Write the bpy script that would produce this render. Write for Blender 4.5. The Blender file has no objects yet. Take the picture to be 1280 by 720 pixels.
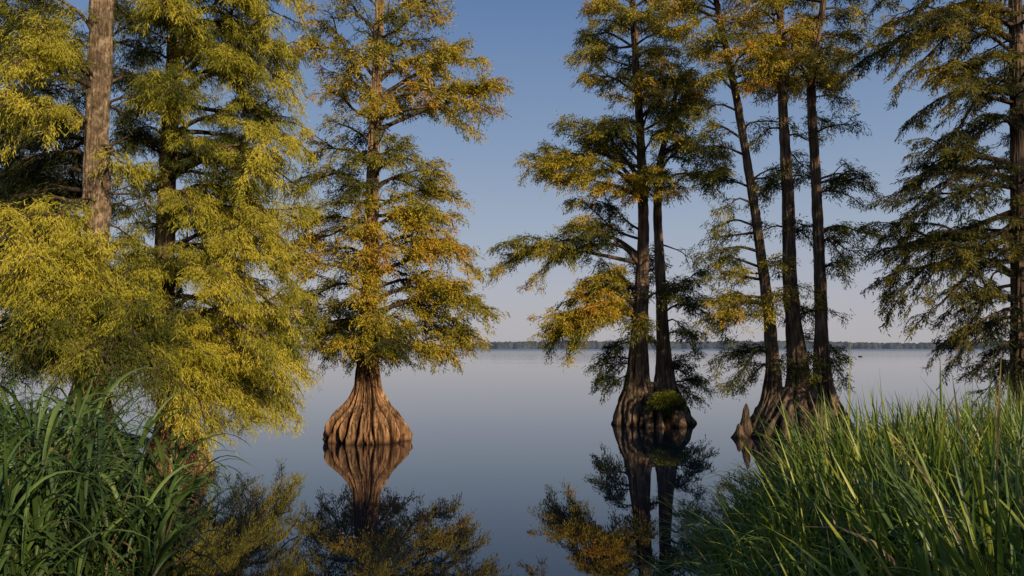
import bpy, math
import numpy as np
from mathutils import Vector
R = math.radians
col = bpy.context.scene.collection
scn = bpy.context.scene

# ---------------------------------------------------------------- camera
CAM_H, LENS = 2.0, 28.0
F = LENS / 36.0 * 1280.0
PITCH = math.atan(75.0 / F)
cp, sp = math.cos(PITCH), math.sin(PITCH)

def at(px, py, Y):
    """world point seen at photo pixel (px,py) at depth Y"""
    u, v = (px - 640) / F, (360 - py) / F
    dx, dy, dz = u, cp - v * sp, sp + v * cp
    t = Y / dy
    return np.array([dx * t, Y, CAM_H + dz * t])

cam_d = bpy.data.cameras.new('camera')
cam = bpy.data.objects.new('camera', cam_d)
col.objects.link(cam)
cam.location = (0, 0, CAM_H)
cam.rotation_euler = (R(90) + PITCH, 0, 0)
cam_d.lens = LENS
cam_d.clip_end = 20000
scn.camera = cam

# ---------------------------------------------------------------- light
SUN_EL, SUN_ROT = 21.0, 146.0         # rotation clockwise from +Y towards +X
sd = Vector((math.sin(R(SUN_ROT)) * math.cos(R(SUN_EL)), math.cos(R(SUN_ROT)) * math.cos(R(SUN_EL)), math.sin(R(SUN_EL))))
sl = bpy.data.lights.new('sun', 'SUN')
sl.energy = 5.0
sl.angle = R(0.6)
sl.color = (1.0, 0.81, 0.56)
so = bpy.data.objects.new('sun', sl)
col.objects.link(so)
so.location = (20, -30, 20)
so.rotation_euler = sd.to_track_quat('Z', 'Y').to_euler()

w = bpy.data.worlds.new('World')
scn.world = w
w.use_nodes = True
nt = w.node_tree
nt.nodes.clear()
N = nt.nodes.new
out = N('ShaderNodeOutputWorld')
bg = N('ShaderNodeBackground')
sky = N('ShaderNodeTexSky')
sky.sky_type = 'NISHITA'
sky.sun_disc = False
sky.sun_elevation = R(SUN_EL)
sky.sun_rotation = R(SUN_ROT)
sky.altitude = 0
sky.air_density = 1.0
sky.dust_density = 1.5
sky.ozone_density = 2.0
# evening haze: a mauve veil low on the horizon mixed over the physical sky
tc = N('ShaderNodeTexCoord'); sep = N('ShaderNodeSeparateXYZ')
nt.links.new(tc.outputs['Generated'], sep.inputs[0])
rp = N('ShaderNodeValToRGB')
el = rp.color_ramp.elements
el[0].position = 0.0; el[0].color = (0.500, 0.475, 0.495, 1)
el[1].position = 1.0; el[1].color = (0.045, 0.11, 0.28, 1)
for p, c in ((0.06, (0.468, 0.472, 0.535, 1)), (0.14, (0.375, 0.440, 0.555, 1)), (0.25, (0.248, 0.345, 0.520, 1)), (0.42, (0.120, 0.218, 0.430, 1))):
    e = el.new(p); e.color = c
nt.links.new(sep.outputs['Z'], rp.inputs[0])
scl = N('ShaderNodeVectorMath'); scl.operation = 'SCALE'; scl.inputs['Scale'].default_value = 0.06
nt.links.new(sky.outputs[0], scl.inputs[0])
mx = N('ShaderNodeMixRGB'); mx.inputs[0].default_value = 0.85
nt.links.new(scl.outputs[0], mx.inputs[1]); nt.links.new(rp.outputs[0], mx.inputs[2])
bg.inputs[1].default_value = 1.0
nt.links.new(mx.outputs[0], bg.inputs[0])
nt.links.new(bg.outputs[0], out.inputs[0])

scn.view_settings.view_transform = 'Standard'
scn.view_settings.look = 'None'
scn.view_settings.exposure = 0
scn.render.engine = 'CYCLES'
scn.cycles.use_denoising = True
scn.cycles.max_bounces = 6
scn.cycles.transparent_max_bounces = 4

# ---------------------------------------------------------------- materials
def new_mat(name):
    m = bpy.data.materials.new(name)
    m.use_nodes = True
    t = m.node_tree
    b = t.nodes['Principled BSDF']
    return m, t, b

def ramp(t, stops):
    r = t.nodes.new('ShaderNodeValToRGB')
    e = r.color_ramp.elements
    e[0].position, e[0].color = stops[0][0], (*stops[0][1], 1)
    e[1].position, e[1].color = stops[-1][0], (*stops[-1][1], 1)
    for p, c in stops[1:-1]:
        x = e.new(p); x.color = (*c, 1)
    return r

def leaf_mat(name, stops, rough=0.55, trans=0.28, spec=0.25):
    """colour from the 'tint' attribute of each leaf, part of the light passes through"""
    m, t, b = new_mat(name)
    a = t.nodes.new('ShaderNodeAttribute'); a.attribute_name = 'tint'
    r = ramp(t, stops)
    t.links.new(a.outputs['Fac'], r.inputs[0])
    t.links.new(r.outputs[0], b.inputs['Base Color'])
    b.inputs['Roughness'].default_value = rough
    b.inputs['Specular IOR Level'].default_value = spec
    tr = t.nodes.new('ShaderNodeBsdfTranslucent')
    t.links.new(r.outputs[0], tr.inputs['Color'])
    ms = t.nodes.new('ShaderNodeMixShader'); ms.inputs[0].default_value = trans
    t.links.new(b.outputs[0], ms.inputs[1]); t.links.new(tr.outputs[0], ms.inputs[2])
    t.links.new(ms.outputs[0], t.nodes['Material Output'].inputs[0])
    return m

def bark_mat(name, dark, mid, light, zs=0.35, scale=9.0, bump=0.6, cavity=True, upper=False):
    m, t, b = new_mat(name)
    tc = t.nodes.new('ShaderNodeTexCoord')
    mp = t.nodes.new('ShaderNodeMapping'); mp.inputs['Scale'].default_value = (scale, scale, scale * zs * 0.35)
    t.links.new(tc.outputs['Object'], mp.inputs[0])
    n1 = t.nodes.new('ShaderNodeTexNoise'); n1.inputs['Scale'].default_value = 1.6; n1.inputs['Detail'].default_value = 9; n1.inputs['Roughness'].default_value = 0.65
    t.links.new(mp.outputs[0], n1.inputs['Vector'])
    n2 = t.nodes.new('ShaderNodeTexNoise'); n2.inputs['Scale'].default_value = 2.1; n2.inputs['Detail'].default_value = 5
    t.links.new(tc.outputs['Object'], n2.inputs['Vector'])
    r = ramp(t, [(0.33, dark), (0.5, mid), (0.68, light)])
    t.links.new(n1.outputs['Fac'], r.inputs[0])
    # broad blotches of lichen and weathered grey
    r2 = ramp(t, [(0.35, (0.55, 0.55, 0.50)), (0.62, (1.12, 1.06, 1.0))])
    t.links.new(n2.outputs['Fac'], r2.inputs[0])
    mu = t.nodes.new('ShaderNodeMixRGB'); mu.blend_type = 'MULTIPLY'; mu.inputs[0].default_value = 1
    t.links.new(r.outputs[0], mu.inputs[1]); t.links.new(r2.outputs[0], mu.inputs[2])
    last = mu.outputs[0]
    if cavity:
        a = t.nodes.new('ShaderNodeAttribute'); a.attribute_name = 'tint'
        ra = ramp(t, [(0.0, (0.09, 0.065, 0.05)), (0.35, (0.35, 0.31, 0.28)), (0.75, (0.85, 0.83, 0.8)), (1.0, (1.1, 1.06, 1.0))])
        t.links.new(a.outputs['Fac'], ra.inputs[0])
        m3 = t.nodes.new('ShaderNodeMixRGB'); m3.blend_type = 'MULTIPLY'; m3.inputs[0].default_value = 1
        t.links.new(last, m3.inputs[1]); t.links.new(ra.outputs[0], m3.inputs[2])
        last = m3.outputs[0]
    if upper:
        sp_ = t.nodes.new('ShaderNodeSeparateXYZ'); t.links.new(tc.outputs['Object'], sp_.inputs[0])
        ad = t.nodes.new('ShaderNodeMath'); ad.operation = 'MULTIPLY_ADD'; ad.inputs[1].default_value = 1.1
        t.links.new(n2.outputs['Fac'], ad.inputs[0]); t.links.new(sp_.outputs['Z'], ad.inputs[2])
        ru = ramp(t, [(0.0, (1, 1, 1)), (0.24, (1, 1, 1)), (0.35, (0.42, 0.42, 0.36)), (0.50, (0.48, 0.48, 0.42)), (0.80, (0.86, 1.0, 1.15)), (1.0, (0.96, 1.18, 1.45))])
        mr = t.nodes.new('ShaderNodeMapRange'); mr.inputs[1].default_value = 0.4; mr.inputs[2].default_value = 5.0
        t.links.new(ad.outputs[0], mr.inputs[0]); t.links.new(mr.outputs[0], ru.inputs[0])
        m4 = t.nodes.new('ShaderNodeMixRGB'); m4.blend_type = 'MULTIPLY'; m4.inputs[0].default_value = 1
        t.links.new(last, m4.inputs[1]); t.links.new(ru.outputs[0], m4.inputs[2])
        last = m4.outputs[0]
    t.links.new(last, b.inputs['Base Color'])
    b.inputs['Roughness'].default_value = 0.88
    b.inputs['Specular IOR Level'].default_value = 0.15
    n3 = t.nodes.new('ShaderNodeTexNoise'); n3.inputs['Scale'].default_value = 4.5; n3.inputs['Detail'].default_value = 6; n3.inputs['Roughness'].default_value = 0.8
    t.links.new(mp.outputs[0], n3.inputs['Vector'])
    av = t.nodes.new('ShaderNodeMath'); av.operation = 'MULTIPLY_ADD'; av.inputs[1].default_value = 0.5
    t.links.new(n3.outputs['Fac'], av.inputs[0]); t.links.new(n1.outputs['Fac'], av.inputs[2])
    bp = t.nodes.new('ShaderNodeBump'); bp.inputs['Strength'].default_value = bump; bp.inputs['Distance'].default_value = 0.04
    t.links.new(av.outputs[0], bp.inputs['Height'])
    t.links.new(bp.outputs[0], b.inputs['Normal'])
    return m

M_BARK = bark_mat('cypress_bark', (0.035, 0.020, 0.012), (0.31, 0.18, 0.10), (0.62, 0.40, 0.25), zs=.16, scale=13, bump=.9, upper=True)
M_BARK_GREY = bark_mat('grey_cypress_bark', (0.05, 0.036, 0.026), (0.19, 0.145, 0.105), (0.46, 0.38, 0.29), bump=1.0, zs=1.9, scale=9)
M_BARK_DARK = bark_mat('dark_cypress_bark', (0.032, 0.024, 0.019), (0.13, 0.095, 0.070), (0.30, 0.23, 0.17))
M_TWIG = bark_mat('twig_bark', (0.03, 0.021, 0.016), (0.085, 0.06, 0.043), (0.17, 0.13, 0.095), cavity=False, bump=0.2)

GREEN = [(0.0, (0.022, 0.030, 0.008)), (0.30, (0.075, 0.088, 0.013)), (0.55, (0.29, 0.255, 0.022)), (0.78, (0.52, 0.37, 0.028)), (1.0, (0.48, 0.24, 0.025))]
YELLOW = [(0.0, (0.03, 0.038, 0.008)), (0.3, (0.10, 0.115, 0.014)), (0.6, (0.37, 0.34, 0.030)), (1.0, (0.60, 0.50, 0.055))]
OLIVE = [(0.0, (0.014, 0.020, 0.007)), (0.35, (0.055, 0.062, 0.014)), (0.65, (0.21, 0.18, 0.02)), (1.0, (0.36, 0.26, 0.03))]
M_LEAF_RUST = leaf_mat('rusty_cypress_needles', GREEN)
M_LEAF_GOLD = leaf_mat('golden_cypress_needles', YELLOW, trans=0.33)
M_LEAF_OLIVE = leaf_mat('olive_cypress_needles', OLIVE)
M_LEAF_SHORE = leaf_mat('shore_tree_leaves', [(0, (0.03, 0.05, 0.012)), (1, (0.07, 0.10, 0.02))])
M_REED = leaf_mat('broad_reed_blades', [(0, (0.016, 0.036, 0.010)), (0.6, (0.070, 0.122, 0.027)), (0.9, (0.16, 0.23, 0.060)), (0.93, (0.20, 0.14, 0.06)), (1, (0.26, 0.17, 0.08))], rough=0.45, trans=0.2, spec=0.32)
M_GRASS = leaf_mat('marsh_grass_blades', [(0, (0.020, 0.045, 0.010)), (0.5, (0.095, 0.165, 0.022)), (0.9, (0.36, 0.38, 0.045)), (0.94, (0.26, 0.20, 0.08)), (1, (0.32, 0.22, 0.10))], rough=0.4, trans=0.3, spec=0.45)
M_MOSS = leaf_mat('moss_fern', [(0, (0.04, 0.06, 0.01)), (.5, (0.16, 0.17, 0.02)), (1, (0.42, 0.40, 0.03))])

# ---------------------------------------------------------------- mesh helpers
def tag(o, label=None, cat=None, group=None, kind=None):
    if label: o['label'] = label
    if cat: o['category'] = cat
    if group: o['group'] = group
    if kind: o['kind'] = kind
    return o

def empty(name, loc):
    o = bpy.data.objects.new(name, None)
    o.empty_display_size = 0.3
    o.location = loc
    col.objects.link(o)
    return o

def raw_mesh(name, V, Q=None, T=None, tint=None, mat=None, parent=None, smooth=True):
    """mesh straight from numpy arrays of quads and triangles; V in world space"""
    V = np.asarray(V, dtype=np.float32)
    off = np.zeros(3, np.float32)
    if parent is not None:
        off = np.array(parent.location, np.float32)
        V = V - off
    me = bpy.data.meshes.new(name)
    Q = np.zeros((0, 4), np.int32) if Q is None else np.asarray(Q, np.int32)
    T = np.zeros((0, 3), np.int32) if T is None else np.asarray(T, np.int32)
    nq, n3 = len(Q), len(T)
    me.vertices.add(len(V)); me.vertices.foreach_set('co', V.ravel())
    me.loops.add(nq * 4 + n3 * 3)
    me.loops.foreach_set('vertex_index', np.concatenate([Q.ravel(), T.ravel()]).astype(np.int32))
    me.polygons.add(nq + n3)
    st = np.concatenate([np.arange(nq) * 4, nq * 4 + np.arange(n3) * 3]).astype(np.int32)
    me.polygons.foreach_set('loop_start', st)
    if smooth:
        me.polygons.foreach_set('use_smooth', np.ones(nq + n3, bool))
    me.update(calc_edges=True)
    if tint is not None:
        a = me.attributes.new('tint', 'FLOAT', 'POINT')
        a.data.foreach_set('value', np.asarray(tint, np.float32))
    if mat: me.materials.append(mat)
    o = bpy.data.objects.new(name, me)
    if parent is not None: o.parent = parent
    col.objects.link(o)
    return o

def unit(v):
    return v / (np.linalg.norm(v, axis=-1, keepdims=True) + 1e-9)

class Tubes:
    def __init__(s): s.V, s.Q, s.n = [], [], 0
    def add(s, P, r, k=5):
        P = np.asarray(P, float); n = len(P)
        d = unit(np.gradient(P, axis=0))
        ref = np.array([0.13, 0.31, 1.0]) if abs(d[0][2]) < 0.9 else np.array([1.0, 0.2, 0.1])
        a = unit(np.cross(d, ref)); b = np.cross(d, a)
        th = np.linspace(0, 2 * np.pi, k, endpoint=False)
        ring = P[:, None, :] + (a[:, None, :] * np.cos(th)[None, :, None] + b[:, None, :] * np.sin(th)[None, :, None]) * np.asarray(r)[:, None, None]
        s.V.append(ring.reshape(-1, 3))
        i = np.arange(n - 1)[:, None] * k + s.n; j = np.arange(k)[None, :]
        jn = (j + 1) % k
        s.Q.append(np.stack([i + j, i + jn, i + k + jn, i + k + j], -1).reshape(-1, 4))
        s.n += n * k
    def build(s, name, mat, parent):
        return raw_mesh(name, np.concatenate(s.V), np.concatenate(s.Q), mat=mat, parent=parent)

class Leaves:
    """narrow needle sprays: kite-shaped faces, each with its own direction and tint"""
    def __init__(s): s.P, s.D, s.L, s.W, s.T, s.S = [], [], [], [], [], []
    def add(s, P, D, L, W, T, S):
        s.P.append(P); s.D.append(D); s.L.append(L); s.W.append(W); s.T.append(T); s.S.append(S)
    def build(s, name, mat, parent):
        P, D, L, W, T, S = (np.concatenate(x) for x in (s.P, s.D, s.L, s.W, s.T, s.S))
        D = unit(D); S = unit(S - D * (S * D).sum(-1, keepdims=True))
        n = len(P)
        mid = P + D * (L * 0.45)[:, None]
        V = np.stack([P, mid + S * (W * 0.5)[:, None], P + D * L[:, None] - np.array([0, 0, 1]) * (L * 0.12)[:, None], mid - S * (W * 0.5)[:, None]], 1).reshape(-1, 3)
        Q = np.arange(n * 4).reshape(-1, 4)
        return raw_mesh(name, V, Q, tint=np.repeat(T, 4), mat=mat, parent=parent, smooth=False)

def vnoise(P, seed, scale):
    """cheap smooth 3-D pseudo noise in 0..1"""
    r = np.random.RandomState(seed)
    out = 0
    for k in range(5):
        f = r.normal(size=3) * scale * (1 + 0.6 * k)
        out = out + np.sin(P @ f + r.rand() * 6.28) / (1 + 0.5 * k)
    return 0.5 + out / 5.2

def resample(pts, n):
    """smooth curve through points (Catmull-Rom)"""
    pts = np.asarray(pts, float)
    if len(pts) == 2:
        return pts[0] + (pts[1] - pts[0]) * np.linspace(0, 1, n)[:, None]
    P = np.vstack([2 * pts[0] - pts[1], pts, 2 * pts[-1] - pts[-2]])
    m = len(pts) - 1
    t = np.linspace(0, m - 1e-6, n); i = t.astype(int); f = (t - i)[:, None]
    p0, p1, p2, p3 = P[i], P[i + 1], P[i + 2], P[i + 3]
    return 0.5 * (2 * p1 + (p2 - p0) * f + (2 * p0 - 5 * p1 + 4 * p2 - p3) * f ** 2 + (3 * p1 - p0 - 3 * p2 + p3) * f ** 3)

# ---------------------------------------------------------------- trunk
def trunk_mesh(name, axis, rad, seed, mat, parent, K=72, NZ=160, flute=0.16, flute_h=2.2, ng=13, zmin=-0.3, sx=1.0, bark=0.012, fiber=0.012):
    """axis: world points bottom to top; rad: list of (z, radius). Fluted and swollen near the water."""
    rs = np.random.RandomState(seed)
    axis = np.asarray(axis, float)
    za = axis[:, 2]
    ztop = za[-1]
    q = np.linspace(0, 1, NZ) ** 1.55
    z = zmin + (ztop - zmin) * q
    fine = resample(axis, 400)
    ax = np.interp(z, fine[:, 2], fine[:, 0]); ay = np.interp(z, fine[:, 2], fine[:, 1])
    rz, rr = zip(*rad)
    from math import pi
    r0 = np.interp(z, rz, rr)
    # smooth the piecewise profile a little
    for _ in range(2): r0[1:-1] = (r0[:-2] + 2 * r0[1:-1] + r0[2:]) / 4
    th = np.linspace(0, 2 * pi, K, endpoint=False)
    TH, Z = np.meshgrid(th, z)
    amp = np.clip(1 - (Z / flute_h), 0, 1) ** 0.8
    low = np.clip(1 - Z / 0.75, 0, 1)
    cav = np.zeros_like(TH); lob = np.zeros_like(TH)
    g = (np.arange(ng) + rs.uniform(-0.33, 0.33, ng)) / ng * 2 * pi
    for k in range(ng):
        wob = 0.09 * np.sin(Z * rs.uniform(2.0, 4.5) + rs.rand() * 6) * (0.3 + np.clip(Z, 0, 2))
        d = np.angle(np.exp(1j * (TH - g[k] - wob)))
        wd = rs.uniform(0.03, 0.075) * (1 + 0.5 * np.sin(Z * 3 + rs.rand() * 6))
        start = rs.uniform(0.25, 1.0)
        cav += rs.uniform(0.5, 1.0) * np.exp(-(d / wd) ** 2) * np.clip((start * flute_h - Z) / 0.5, 0, 1) ** 0.6
    for k in range(int(ng * 3.2)):          # finer grooves that run only part of the height
        g0 = rs.rand() * 2 * pi; z0 = rs.uniform(-0.2, flute_h * 0.8); hh = rs.uniform(0.2, 0.7)
        d = np.angle(np.exp(1j * (TH - g0 - 0.12 * np.sin(Z * 3 + k))))
        cav += 0.6 * np.exp(-(d / rs.uniform(0.018, 0.035)) ** 2) * np.exp(-((Z - z0) / hh) ** 2)
    for k in range(3, 7):
        lob += rs.uniform(-1, 1) * np.cos(k * TH + rs.rand() * 6) / k * 1.2
    cavc = np.clip(cav, 0, 1.3)
    knob = 0
    for k in range(5):
        g0, z0 = rs.rand() * 2 * pi, rs.uniform(0.1, 0.6)
        d = np.angle(np.exp(1j * (TH - g0)))
        knob = knob + rs.uniform(0.03, 0.09) * np.exp(-(d / 0.1) ** 2 - ((Z - z0) / 0.12) ** 2)
    rough = np.zeros_like(TH)
    for k in range(14):
        kk = rs.randint(7, 30)
        rough += np.sin(kk * TH + rs.uniform(-4, 4) * Z + rs.rand() * 6 + 1.5 * np.sin(Z * rs.uniform(1, 6))) / 14 ** 0.5
    fib = np.zeros_like(TH)
    for k in range(12):          # stringy ridges of bark
        kk = rs.randint(18, max(24, K // 5))
        fib += np.abs(np.sin(kk * TH / 2 + rs.uniform(-3, 3) * Z + rs.rand() * 6 + rs.uniform(.5, 1.6) * np.sin(Z * rs.uniform(1, 5) + TH * 2))) - .64
    fib = fib / 3.0
    cavc = cavc + np.clip(-fib, 0, 1) * .2
    Rr = r0[:, None] * (1 + fiber * fib - flute * amp ** 0.45 * cavc + 0.10 * lob * (0.25 + amp) + 0.03 * rough * (0.5 + amp)) + knob * (r0[:, None] > 0.35) + bark * rough
    V = np.stack([ax[:, None] + Rr * np.cos(TH) * sx, ay[:, None] + Rr * np.sin(TH), Z], -1).reshape(-1, 3)
    i = np.arange(NZ - 1)[:, None] * K; j = np.arange(K)[None, :]; jn = (j + 1) % K
    Q = np.stack([i + j, i + jn, i + K + jn, i + K + j], -1).reshape(-1, 4)
    tint = np.clip(1.0 - 1.05 * cavc * (amp > 0) * np.clip(amp * 3, 0, 1) + 0.06 * rough, 0, 1)  # groove colour darkens with depth: crevice dirt plus painted shade
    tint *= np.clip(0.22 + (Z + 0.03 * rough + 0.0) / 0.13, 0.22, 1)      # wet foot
    top = len(V); V = np.vstack([V, [[ax[-1], ay[-1], z[-1] + 0.02]]])
    Tt = np.array([[(NZ - 1) * K + a, (NZ - 1) * K + (a + 1) % K, top] for a in range(K)])
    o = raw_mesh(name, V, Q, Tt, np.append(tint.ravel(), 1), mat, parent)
    return o

# ---------------------------------------------------------------- limbs with foliage
def limb(tree, leaves, A, B, rs, style, r0=None, bare=0.22, dens=1.0, tint=0.5, lift=0.12, bl=1.0, tb=None):
    """one limb from A on the trunk to its tip B, with side twigs and needle sprays"""
    A, B = np.asarray(A, float), np.asarray(B, float)
    L = np.linalg.norm(B - A)
    if L < 0.15: return
    up = np.array([0, 0, 1.0])
    m1 = A + (B - A) * 0.33 + up * L * lift * rs.uniform(0.7, 1.4) + rs.normal(size=3) * L * 0.06
    m2 = A + (B - A) * 0.68 + up * L * lift * rs.uniform(0.4, 1.3) + rs.normal(size=3) * L * 0.06
    n = max(8, int(L * 8))
    P = resample([A, m1, m2, B], n)
    P += np.cumsum(rs.normal(size=P.shape) * 0.011, 0) * np.linspace(0, 1, n)[:, None]
    r0 = r0 or (0.012 + 0.017 * L)
    own = tb is None
    if own: tb = Tubes()
    tb.add(P, np.linspace(r0, 0.004, n) ** 1.0, 6)
    d = unit(np.gradient(P, axis=0))
    st = style
    step = st['step'] / max(dens, 0.1)
    seg = np.linalg.norm(np.diff(P, axis=0), axis=1).sum()
    nb = max(4, int(seg * (1 - bare) / step))
    ts = bare + (1 - bare) * (np.arange(nb) + rs.rand(nb)) / nb
    for k, t in enumerate(ts):
        i = min(n - 2, int(t * (n - 1)))
        p = P[i] + (P[i + 1] - P[i]) * (t * (n - 1) - i)
        if rs.rand() < st['skip']: continue
        side = unit(np.cross(d[i], up)) * (1 if k % 2 else -1)
        ang = rs.uniform(0.45, 1.15)
        dr = unit(d[i] * math.cos(ang) + side * math.sin(ang) + up * rs.normal() * st['vert'] + up * st['rise'])
        prof = (math.sin(math.pi * min(1, (t - bare) / (1 - bare) * 0.72 + 0.2)) ** 0.7)
        bL = st['twig'] * bl * rs.uniform(0.55, 1.25) * (0.4 + 0.6 * prof) * min(1.35, 0.5 + 0.38 * L)
        m = max(4, int(bL / 0.09))
        s = np.linspace(0, 1, m)
        q = p + dr * (s * bL)[:, None] - up * (s ** 2 * bL * st['droop'] * rs.uniform(0.6, 1.4))[:, None]
        q += np.cumsum(rs.normal(size=q.shape) * 0.008, 0)
        tb.add(q, np.linspace(min(0.012, r0 * 0.5), 0.0025, m), 3)
        # needle sprays along the twig
        ns = int(bL / st['sp'] * dens ** 0.3) + 3
        sv = rs.uniform(0.12, 1.0, ns)
        fi = sv * (m - 1); ii = np.minimum(m - 2, fi.astype(int)); ff = (fi - ii)[:, None]
        q0 = q[ii] * (1 - ff) + q[ii + 1] * ff
        q0 = q0 + rs.normal(size=q0.shape) * st['puff'] * [1, 1, .8]
        tw = unit(q[-1] - q[0])
        sd_ = unit(np.cross(tw, up))
        sgn = rs.choice([-1, 1], ns)[:, None]
        fan = rs.uniform(0.1, 1.0, ns)[:, None]
        D = tw * rs.uniform(0.25, 1, ns)[:, None] + sd_ * sgn * fan - up * (st['hang'] * rs.uniform(0.2, 1.4, ns))[:, None] + rs.normal(size=(ns, 3)) * 0.22
        D = unit(D)
        Lk = st['leaf'] * rs.uniform(0.55, 1.35, ns)
        Tk = tint + st['tvar'] * (vnoise(q0, st['seed'], 1.9) - 0.5) * 2 + rs.normal(size=ns) * 0.055 + 0.22 * (t - 0.5) + rs.normal() * 0.09  # tint rises towards the limb tip, so lit tips are partly painted
        # each spray: a rachis of small leaflets
        c = st['cluster']
        for u in range(c):
            f = (u + 0.15) / c
            pp = q0 + D * (Lk * f)[:, None] - up * (f * f * Lk * 0.25)[:, None]
            dd = D + (sd_ * (1 if u % 2 else -1)) * 0.55 + rs.normal(size=(ns, 3)) * 0.30 - up * 0.25 * st['hang']
            S = rs.normal(size=(ns, 3)) + np.array([0.5, 0.2, 0.0])
            leaves.add(pp, dd, Lk * rs.uniform(0.40, 0.75, ns), st['w'] * rs.uniform(0.6, 1.4, ns), Tk, S)
    if own:
        # forks: lesser limbs that leave the main one at odd angles, some upwards
        if L > 0.8 and dens > .3:
            for _ in range(int(st['forks'] + rs.rand() + (L > 1.6))):
                t = rs.uniform(0.3, 0.75); i = int(t * (n - 1))
                side = unit(np.cross(d[i], up)) * rs.choice([-1, 1])
                dr = unit(d[i] + side * rs.uniform(.2, .8) + up * rs.normal(.16, .30))
                limb(tree, leaves, P[i], P[i] + dr * L * rs.uniform(.28, .5), rs, style, r0=r0 * .45, bare=.12, dens=dens, tint=tint + rs.normal() * .05, lift=.08, bl=bl * 1.0, tb=tb)
        tb.build('branch', st['twig_mat'], tree)

BASE = dict(step=0.085, skip=0.16, vert=0.36, rise=0.08, twig=0.46, droop=0.30, sp=0.0145, hang=0.35, leaf=0.12, puff=0.055, forks=1.4,
            tvar=0.25, seed=3, cluster=3, w=0.021, twig_mat=M_TWIG)
def style(**k):
    s = dict(BASE); s.update(k); return s

def axis_at(axis, z):
    a = resample(axis, 200)
    return np.array([np.interp(z, a[:, 2], a[:, 0]), np.interp(z, a[:, 2], a[:, 1]), z])

def grow(tree, lv, axis, Y, limbs, rs, st, tint, **kw):
    """limbs given as (x,y at trunk, x,y at tip in the photo, depth offset of the tip, options)"""
    for e in limbs:
        xa, ya, xb, yb, dy = e[:5]
        o = dict(kw); o.update(e[5] if len(e) > 5 else {})
        tt = o.pop('tint', tint)
        za = at(xa, ya, Y)[2]
        A = axis_at(axis, za)
        limb(tree, lv, A, at(xb, yb, Y + dy), rs, st, tint=tt, **o)

def fill(tree, lv, axis, rs, st, tint, zs, az, Lf, rise=0.05, **kw):
    """further limbs around the trunk: heights zs, azimuths az (deg), length Lf(z)"""
    for z, a in zip(zs, az):
        A = axis_at(axis, z)
        L = Lf(z) * rs.uniform(0.75, 1.15)
        B = A + np.array([math.cos(R(a)) * L, math.sin(R(a)) * L, L * (rise + rs.normal() * 0.10)])
        limb(tree, lv, A, B, rs, st, tint=tint + rs.normal() * 0.06 - (.3 if rs.rand() < .22 else 0), **kw)

def top_out(tree, lv, axis, rs, st, tint, z0, L0, n=16):
    """leafy top above the frame so that the tree is whole"""
    z1 = axis[-1][2]
    for k in range(n):
        z = z0 + (z1 - z0) * (k + 0.5) / n
        A = axis_at(axis, z)
        L = L0 * (1 - 0.8 * (k / n)); a = k * 2.4 + rs.rand()
        limb(tree, lv, A, A + np.array([math.cos(a) * L, math.sin(a) * L, L * 0.25]), rs, st, tint=tint, dens=0.6)

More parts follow.
